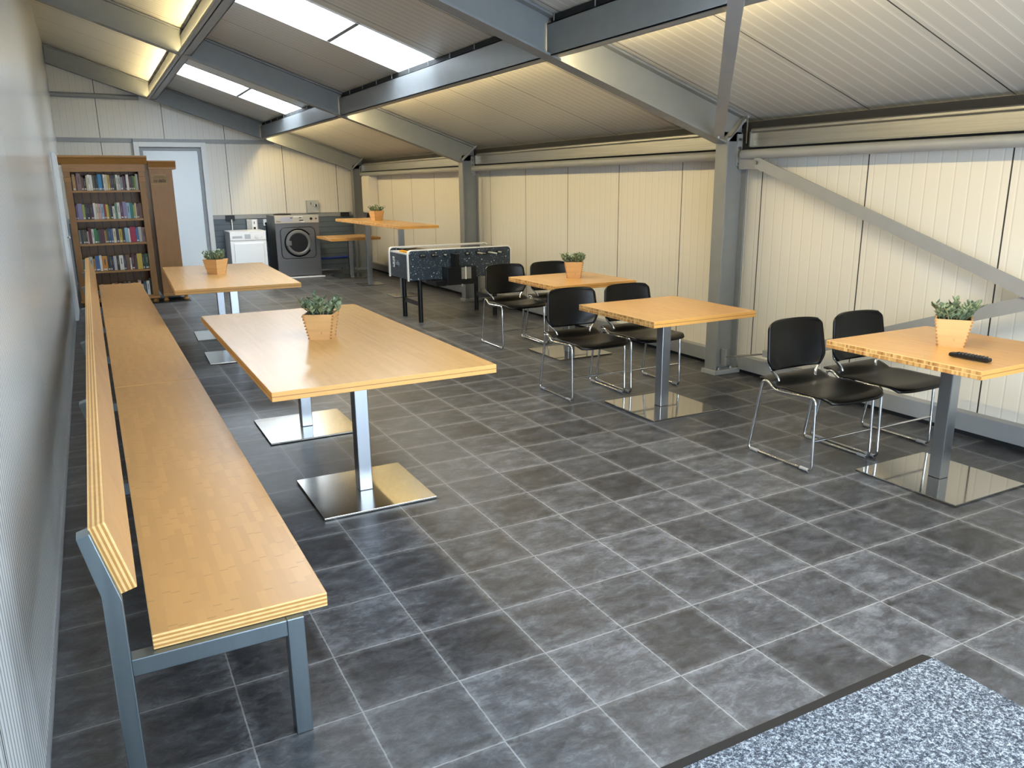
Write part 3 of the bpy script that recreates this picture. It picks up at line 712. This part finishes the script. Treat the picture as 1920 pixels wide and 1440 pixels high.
# badge and script lettering on the short end
obj('badge', MB().box(.035, .05, 1.52, 1.67, 1.92, 2.30), M_WHITEP, parent=t)
g = MB()
for z in (1.99, 2.13): g.cyl((.025, 1.595, z), (.036, 1.595, z), .035, n=12)
g.box(.030, .036, 1.50, 1.69, 2.205, 2.225); obj('badge_marks', g, M_BLACK, parent=t)
def text(name, body, size, loc, rot, mat, parent, ext=.004):
    cu = bpy.data.curves.new(name, 'FONT'); cu.body = body; cu.size = size*S; cu.extrude = ext*S; cu.align_x = 'CENTER'; cu.align_y = 'CENTER'
    tmp = bpy.data.objects.new('tmp_text', cu); COL.objects.link(tmp)
    bpy.context.view_layer.update(); me = bpy.data.meshes.new_from_object(tmp.evaluated_get(bpy.context.evaluated_depsgraph_get()))
    bpy.data.objects.remove(tmp); me.materials.clear(); me.materials.append(mat)
    o = bpy.data.objects.new(name, me); COL.objects.link(o); o.location = [c*S for c in loc]; o.rotation_euler = rot; o.parent = parent; return o
text('lettering', 'Tulip', .24, (.045, 1.22, 2.09), (PI/2, 0, -PI/2), plain('faded_lettering', '#8d98a0', .5), t)

# ---------------------------------------------------------------- laundry corner
t = thing('washing_machine', 'tall grey steel washing machine with a round glass door', 'washing machine', (6.05, 38.3, 0))
W, H, D = 2.36, 3.32, 2.2
obj('body', MB().box(0, W, 0.02, D, .07, H), M_WASH, parent=t, bevel=.02)
obj('fascia', MB().box(.0, W, -.03, .03, H-.40, H+.01), M_WASHL, parent=t, bevel=.01)
obj('lower_panel', MB().box(.01, W-.01, -.02, .03, .08, .98), M_WASH, parent=t, bevel=.01)
def rrect(cx, cz, hw, hh, r, n=6):
    p = []
    for qx, qz, a0 in ((1, -1, -PI/2), (1, 1, 0), (-1, 1, PI/2), (-1, -1, PI)):
        for k in range(n+1):
            a = a0+k/n*PI/2; p.append((cx+qx*(hw-r)+r*math.cos(a), cz+qz*(hh-r)+r*math.sin(a)))
    return p
CX, CZ = 1.18, 1.86
dp = obj('door', MB().prism(rrect(CX, CZ, .90, .80, .22), -.03, .03, 1), M_WASH, parent=t)
o1 = rrect(CX, CZ, .93, .83, .25)
obj('door_gap', MB().tube([(a, -.005, b) for a, b in o1], .018, 6, True), M_BLACK, parent=dp)
obj('door_ring', MB().lathe([(.50, -.03), (.50, -.10), (.56, -.14), (.64, -.13), (.68, -.06), (.70, -.03)], (CX, 0, CZ), 1, 48), M_WASHR, parent=dp, smooth=40)
obj('ring_gap', MB().lathe([(.70, -.035), (.76, -.035)], (CX, 0, CZ), 1, 48), M_BLACK, parent=dp)
obj('seal', MB().lathe([(.50, -.09), (.44, -.06), (.44, -.03)], (CX, 0, CZ), 1, 48), M_BLACK, parent=dp)
obj('glass', MB().lathe([(.45, -.05), (.38, .02), (.22, .07), (.001, .09)], (CX, -.03, CZ), 1, 40), M_GLASSK, parent=dp, smooth=60)
obj('door_handle', MB().box(CX-.68, CX-.40, -.18, -.10, CZ-.13, CZ+.13), M_WASHR, parent=dp, bevel=.02)
obj('hinge', MB().box(CX+.60, CX+.82, -.07, -.03, CZ-.42, CZ+.42), M_WASH, parent=dp, bevel=.01)
obj('knob', MB().cyl((1.94, -.08, H-.19), (1.94, -.03, H-.19), .07, n=20), M_BLACK, parent=t)
obj('emergency_stop', MB().cyl((2.21, -.06, H-.19), (2.21, -.03, H-.19), .045, n=16), plain('dark_red_button', '#5a2a1a', .5), parent=t)
obj('control_panel', MB().box(.32, .95, -.038, -.03, H-.32, H-.08), plain('pale_lilac_panel', '#a6a8b4', .4), parent=t)
obj('display', MB().box(.82, .95, -.045, -.038, H-.15, H-.11).box(1.3, 1.42, -.042, -.03, H-.15, H-.11).box(1.3, 1.52, -.042, -.03, H-.29, H-.24), M_INK, parent=t)
obj('sticker', MB().box(1.0, 1.5, -.042, -.03, H-.09, H-.05).box(1.38, 1.58, -.042, -.03, H-.36, H-.32), M_WHITE, parent=t)
text('lettering', 'Miele', .11, (.20, -.034, H-.30), (PI/2, 0, 0), M_INK, t)
tag(obj('tray_liner', MB().box(6.3, 8.45, 37.82, 38.25, .004, .05), M_WHITE, bevel=.01), 'white board on the floor in front of the washing machine', 'board')
tag(obj('black_cloth', MB().lathe([(.5, 0), (.45, .05), (.2, .07), (.001, .075)], (6.75, 39.6, 3.325), 2, 16), M_RUB, smooth=60), 'flat black cloth lying on top of the washing machine', 'cloth')

t = thing('tumble_dryer', 'white tumble dryer standing left of the washing machine', 'tumble dryer', (3.74, 38.6, 0))
W, H = 1.86, 2.56
obj('body', MB().box(0, W, 0.02, 1.8, .05, H-.04), [M_DRYS, M_WHITE], parent=t, bevel=.015, assign=lambda n: 1 if n.y < -.7 else 0)
obj('lid', MB().box(-.01, W+.01, -.01, 1.8, H-.05, H), M_WHITE, parent=t, bevel=.015)
obj('control_fascia', MB().box(.01, W-.01, -.02, .03, H-.47, H-.06), M_WHITE, parent=t, bevel=.01)
obj('door', MB().box(.17, W-.15, -.04, .03, .40, H-.62), plain('dryer_door_white', '#e3ebf3', .3), parent=t, bevel=.03)
obj('programme_label', MB().box(.75, 1.05, -.026, -.02, H-.40, H-.16).box(.12, .62, -.026, -.02, H-.36, H-.24), plain('label_grey', '#a9b1ba', .5), parent=t)
obj('dial', MB().cyl((1.36, -.08, H-.28), (1.36, -.02, H-.28), .09, n=24), M_WHITEP, parent=t)
obj('button', MB().cyl((1.66, -.05, H-.32), (1.66, -.02, H-.32), .04, n=12), M_WHITEP, parent=t)

def wbox(name, label, cat, x0, x1, z0, z1, dep, mat, y=YB-.2, extra=None):
    t = thing(name, label, cat, (x0, y, z0)); obj('housing', MB().box(0, x1-x0, -dep, 0, 0, z1-z0), mat, parent=t, bevel=.01)
    for nm, b, m in (extra or []): obj(nm, b, m, parent=t)
    return t
wbox('coin_meter', 'grey coin meter box with a key lock on the wall above the washing machine', 'meter box', 8.42, 9.08, 3.36, 4.05, .32, M_GREYB, y=YB,
     extra=[('lock', MB().cyl((.42, -.40, .42), (.42, -.32, .42), .06, n=12), M_CHROME), ('key', MB().box(.44, .52, -.46, -.40, .36, .48), M_BLKM), ('coin_slot', MB().box(.2, .24, -.33, -.32, .46, .58), M_INK)])
wbox('coin_meter', 'small silver token meter on the slate wall behind the tumble dryer', 'meter box', 4.98, 5.58, 2.48, 3.10, .3, M_GALV,
     extra=[('faceplate', MB().box(.28, .54, -.32, -.30, .04, .60), M_WHITE), ('coin_slot', MB().box(.38, .42, -.33, -.32, .36, .50), M_INK), ('return_cup', MB().box(.34, .46, -.33, -.32, .08, .2), M_INK)])
wbox('wall_socket', 'white socket with black plug right of the small token meter', 'socket', 5.92, 6.18, 2.72, 3.08, .1, M_WHITE,
     extra=[('plug', MB().cyl((.13, -.2, .12), (.13, -.1, .12), .07, n=12), M_BLACK), ('plug_cord', MB().tube([(.13, -.2, .1), (.13, -.2, -.3), (.1, -.15, -.9)], .025, 8), M_BLACK)])
wbox('junction_box', 'black junction box on the ledge above the tumble dryer', 'junction box', 3.92, 4.4, 3.06, 3.34, .1, M_BLKM, y=YB-.26,
     extra=[('conduit', MB().tube([(.3, -.12, .05), (.3, -.12, -.9)], .03, 8), M_WHITEP)])
wbox('junction_box', 'black junction box at the right end of the ledge, under the far column', 'junction box', 10.35, 10.85, 3.1, 3.34, .08, M_BLKM, y=YB-.26)
tag(obj('wall_pipe', MB().tube([(8.5, YB-.28, .72), (10.9, YB-.28, .78)], .05, 10), M_BLUE), 'blue pipe low on the slate wall right of the washing machine', 'pipe')

# ---------------------------------------------------------------- bookcase and wardrobe
t = thing('bookcase', 'tall pine bookcase with cornice, open shelves filled with books', 'bookcase', (-3.45, 31.8, 0))
BW = 3.1   # local x 0..3.1, opening .22...2.82
obj('side_panel', MB().box(.06, .14, .05, 1.15, .26, 5.75), M_PINE, parent=t)
obj('side_panel', MB().box(BW-.14, BW-.06, .05, 1.15, .26, 5.75), M_PINE, parent=t)
for x in (.06, BW-.30):
    p = obj('pilaster', MB().box(x, x+.24, 0, .08, .32, 5.52), M_PINE, parent=t, bevel=.01)
    g = MB()
    for k in (.07, .12, .17): g.box(x+k-.010, x+k+.010, -.012, .0, .6, 5.0)
    obj('flute', g, M_PINE, parent=p); obj('capital', MB().box(x-.01, x+.25, -.03, .02, 5.10, 5.30), M_PINEH, parent=p, bevel=.02)
obj('back_panel', MB().box(.14, BW-.14, 1.08, 1.14, .3, 5.7), M_PINEB, parent=t)
obj('frieze', MB().box(.04, BW-.04, -.01, .10, 5.50, 5.82), M_PINEH, parent=t, bevel=.008)
obj('cornice', MB().prism([(-.02, 5.80), (-.06, 5.86), (-.16, 6.02), (-.22, 6.06), (-.22, 6.14), (1.18, 6.14), (1.18, 5.80)], -.08, BW+.08, 0), M_PINEH, parent=t, bevel=.01)
SH = [4.76, 3.60, 2.62, 1.48, .36]
for z in SH: obj('shelf', MB().box(.14, BW-.14, .03, 1.08, z-.08, z), M_PINEH, parent=t)
obj('plinth', MB().box(.02, BW-.02, -.03, 1.15, .20, .30), M_PINEH, parent=t, bevel=.02)
for x in (.22, BW-.22):
    for y in (.15, 1.0): obj('bun_foot', MB().lathe([(.06, 0), (.12, .03), (.14, .10), (.11, .17), (.07, .2)], (x, y, 0), 2, 20), M_PINE, parent=t, smooth=50)

t = thing('wardrobe', 'narrow pine wardrobe seen from its side, right of the bookcase', 'wardrobe', (-.24, 31.9, 0))
obj('side_panel', MB().box(.02, .88, 0, .06, .36, 5.62), M_PINEP, parent=t)
obj('carcass', MB().box(.02, .92, .06, 3.2, .36, 5.72), M_PINE, parent=t)
obj('cornice', MB().prism([(-.03, 5.60), (-.03, 5.68), (-.10, 5.84), (-.14, 5.90), (-.14, 5.95), (3.25, 5.95), (3.25, 5.60)], -.0, 1.08, 0), M_PINEH, parent=t, bevel=.01)
obj('plinth', MB().box(0, .98, -.08, 3.25, .24, .36), M_PINEH, parent=t, bevel=.02)
for x in (.10, .92): obj('bun_foot', MB().lathe([(.05, 0), (.10, .03), (.12, .10), (.07, .17), (.08, .24)], (x, .03, 0), 2, 20), M_PINE, parent=t, smooth=50)
s_ = thing('paper_notice', 'pale notice with a picture of books pinned to the side of the wardrobe', 'notice', (.13, 31.88, 4.98))
obj('sheet', MB().box(-.29, .31, -.01, 0, 0, .42), plain('aged_paper', '#a98f6a', .8), parent=s_)
obj('text_line', MB().box(-.18, .22, -.014, -.01, .32, .335).box(-.24, .27, -.014, -.01, .265, .28), M_INK, parent=s_)
g = MB(); rn = random.Random(3)
for i in range(11): g.box(-.22+i*.045, -.22+i*.045+rn.uniform(.015, .035), -.014, -.01, .08, rn.uniform(.19, .23))
obj('picture', g, plain('picture_dark', '#3a3126', .7), parent=s_)
tag(obj('floor_sheet', MB().box(-3.3, .85, 31.6, 33.2, .003, .012), M_DARK), 'thin black sheet under the feet of the bookcase', 'board')  # thin black sheet below bookcase and wardrobe

# books, one object each
TONE = {'black': '#15161a', 'charcoal': '#33363a', 'dark grey': '#4a4d50', 'grey': '#85888a', 'light grey': '#b7b8b4', 'white': '#e2e0d8', 'cream': '#d2c7a8', 'tan': '#b08d52',
        'brown': '#6a4a34', 'dark brown': '#3b2820', 'mauve': '#8a6f6c', 'maroon': '#57202a', 'purple': '#5d3552', 'violet': '#77709a', 'lilac': '#8d84ae', 'pink': '#c9a3a6',
        'red': '#9c2630', 'crimson': '#a3244a', 'orange': '#c9862c', 'yellow': '#c2ab45', 'olive': '#55573a', 'dark olive': '#34382c', 'green': '#4c6e35', 'lime green': '#95a64c',
        'dark green': '#1d4a3a', 'bright green': '#2a7a4a', 'teal': '#2c7b76', 'sage green': '#5f8a72', 'bright blue': '#1f86bd', 'pale blue': '#8fb6cc', 'blue': '#3d6a9e', 'navy': '#1d2740', 'dark blue': '#2c4668'}
BM = {k: plain('book_cover_'+k.replace(' ', '_'), v, .45) for k, v in TONE.items()}
M_LABEL = plain('spine_label', '#dedbd0', .6); M_TITL = plain('pale_spine_title', '#8f8a78', .6); M_TITD = plain('dark_spine_title', '#5a544c', .6); M_PAGES = plain('book_pages', '#cfc7b0', .8)
SHELF = [
 ('top', 115, 912, [(115, 'dark grey', .85), (132, 'black', .82), (155, 'tan', .97), (190, 'maroon', .88), (205, 'mauve', 1.02), (250, 'brown', .8), (275, 'black', .72), (305, 'cream', .9), (325, 'white', .95), (350, 'white', .93),
   (375, 'olive', .9), (400, 'black', .92), (420, 'charcoal', .9), (437, 'bright blue', .98), (480, 'navy', .92), (497, 'white', .96), (520, 'cream', .95), (545, 'yellow', .93), (570, 'purple', .9), (590, 'charcoal', .9),
   (612, 'dark olive', .92), (638, 'white', .94), (662, 'light grey', .9), (690, 'grey', .8), (716, 'purple', .86), (742, 'black', .8), (756, 'white', .95), (786, 'maroon', .84), (808, 'dark olive', .86), (828, 'green', .88), (850, 'lime green', .85), (866, 'light grey', .98), (894, 'charcoal', .9)]),
 ('second', 165, 958, [(165, 'dark brown', .8), (205, 'violet', .9), (222, 'lilac', .98), (270, 'lime green', .92), (300, 'navy', .95), (322, 'black', .9), (345, 'black', .97), (362, 'maroon', .92), (380, 'dark blue', .92), (394, 'white', 1.0),
   (420, 'cream', .96), (446, 'pink', .95), (478, 'pale blue', .93), (510, 'red', .9), (532, 'yellow', .9), (562, 'olive', .85), (583, 'black', .9), (606, 'white', .78), (634, 'sage green', .97), (662, 'white', 1.0), (694, 'purple', .98),
   (726, 'lilac', 1.05), (768, 'pale blue', .98), (808, 'teal', .97), (842, 'lime green', .86), (864, 'cream', .95), (884, 'purple', .9), (906, 'brown', .95)]),
 ('third', 215, 990, [(215, 'charcoal', .82), (244, 'grey', .85), (262, 'charcoal', .86), (284, 'olive', .88), (310, 'charcoal', .86), (332, 'pink', .75), (350, 'maroon', .98), (382, 'white', .9), (408, 'bright green', .92), (440, 'green', .8),
   (456, 'charcoal', .86), (484, 'maroon', .88), (524, 'tan', .8), (540, 'olive', .86), (562, 'dark blue', .92), (592, 'blue', .88), (617, 'cream', .9), (652, 'navy', .93), (682, 'yellow', .85), (720, 'black', .86), (748, 'pale blue', .92), (788, 'white', .88),
   (808, 'crimson', .96), (874, 'blue', .9), (904, 'light grey', .94), (940, 'mauve', .9)]),
 ('fourth', 238, 1018, [(238, 'purple', .8), (262, 'teal', .75), (300, 'red', .8), (338, 'light grey', .9), (380, 'orange', .78), (404, 'blue', .93), (452, 'white', .98), (480, 'orange', .92), (540, 'black', .9), (566, 'charcoal', .86), (590, 'navy', .86), (610, 'light grey', .9),
   (645, 'black', .88), (674, 'white', .93), (722, 'navy', .88), (748, 'brown', .94), (792, 'white', .75), (812, 'maroon', .93), (846, 'dark brown', .9), (876, 'yellow', .98), (936, 'dark olive', .9), (964, 'dark green', .95)]),
 ('bottom', 430, 1035, [(430, 'dark brown', .8), (560, 'maroon', .82), (600, 'red', .85), (640, 'brown', .8), (700, 'navy', .88), (750, 'black', .86), (800, 'maroon', .84), (868, 'pink', .96), (905, 'cream', .72), (932, 'dark blue', .86), (968, 'white', .9), (1003, 'charcoal', 1.0)])]
ORD = ['first', 'second', 'third', 'fourth', 'fifth', 'sixth', 'seventh', 'eighth', 'ninth', 'tenth', 'eleventh', 'twelfth']
rnd = random.Random(11)
XA, XB = -3.24, -.62
for si, (sn, p0, p1, L) in enumerate(SHELF):
    cnt = {}
    for _, c, _h in L: cnt[c] = cnt.get(c, 0)+1
    seen = {}
    lo, hi = (p0, p1) if sn != 'bottom' else (240, 1035)
    for i, (px, c, h) in enumerate(L):
        nx = L[i+1][0] if i+1 < len(L) else p1
        if sn == 'bottom': nx = min(nx, px+38)
        x0 = XA+(XB-XA)*(px-lo)/(hi-lo); x1 = XA+(XB-XA)*(nx-lo)/(hi-lo)-.006
        hh = h*.66; dep = rnd.uniform(.42, .55); y = 31.80+.12+rnd.uniform(0, .05)
        seen[c] = seen.get(c, 0)+1; thick = 'thick' if x1-x0 > .1 else ('thin' if x1-x0 < .07 else 'slim')
        if cnt[c] == 1: l = '%s %s book, the only %s one on the %s bookcase shelf' % (thick, c, c, sn)
        else: l = '%s %s book, %s %s one from the left on the %s shelf' % (thick, c, ORD[seen[c]-1], c, sn)
        b = thing('book', l, 'book', ((x0+x1)/2, y, SH[si]+.003), 0, 'books on the %s shelf of the bookcase' % sn)
        w2 = (x1-x0)/2; tilt = rnd.choice([0, 0, 0, .02, -.02])
        cv = MB().box(-w2, w2, 0, .012, 0, hh).box(-w2, -w2+.006, .012, dep, 0, hh).box(w2-.006, w2, .012, dep, 0, hh)
        obj('cover', cv, BM[c], parent=b)
        obj('pages', MB().box(-w2+.006, w2-.006, .012, dep-.01, .006, hh-.012), M_PAGES, parent=b)
        if rnd.random() < .55: obj('spine_label', MB().box(-w2*.7, w2*.7, -.003, 0, .03, .09), M_LABEL, parent=b)
        if rnd.random() < .5: obj('spine_title', MB().box(-w2*.2, w2*.2, -.003, 0, hh*.4, hh*.8), M_TITL if c in ('black', 'navy', 'charcoal', 'maroon', 'purple', 'dark brown', 'dark green', 'dark olive', 'dark blue') else M_TITD, parent=b)
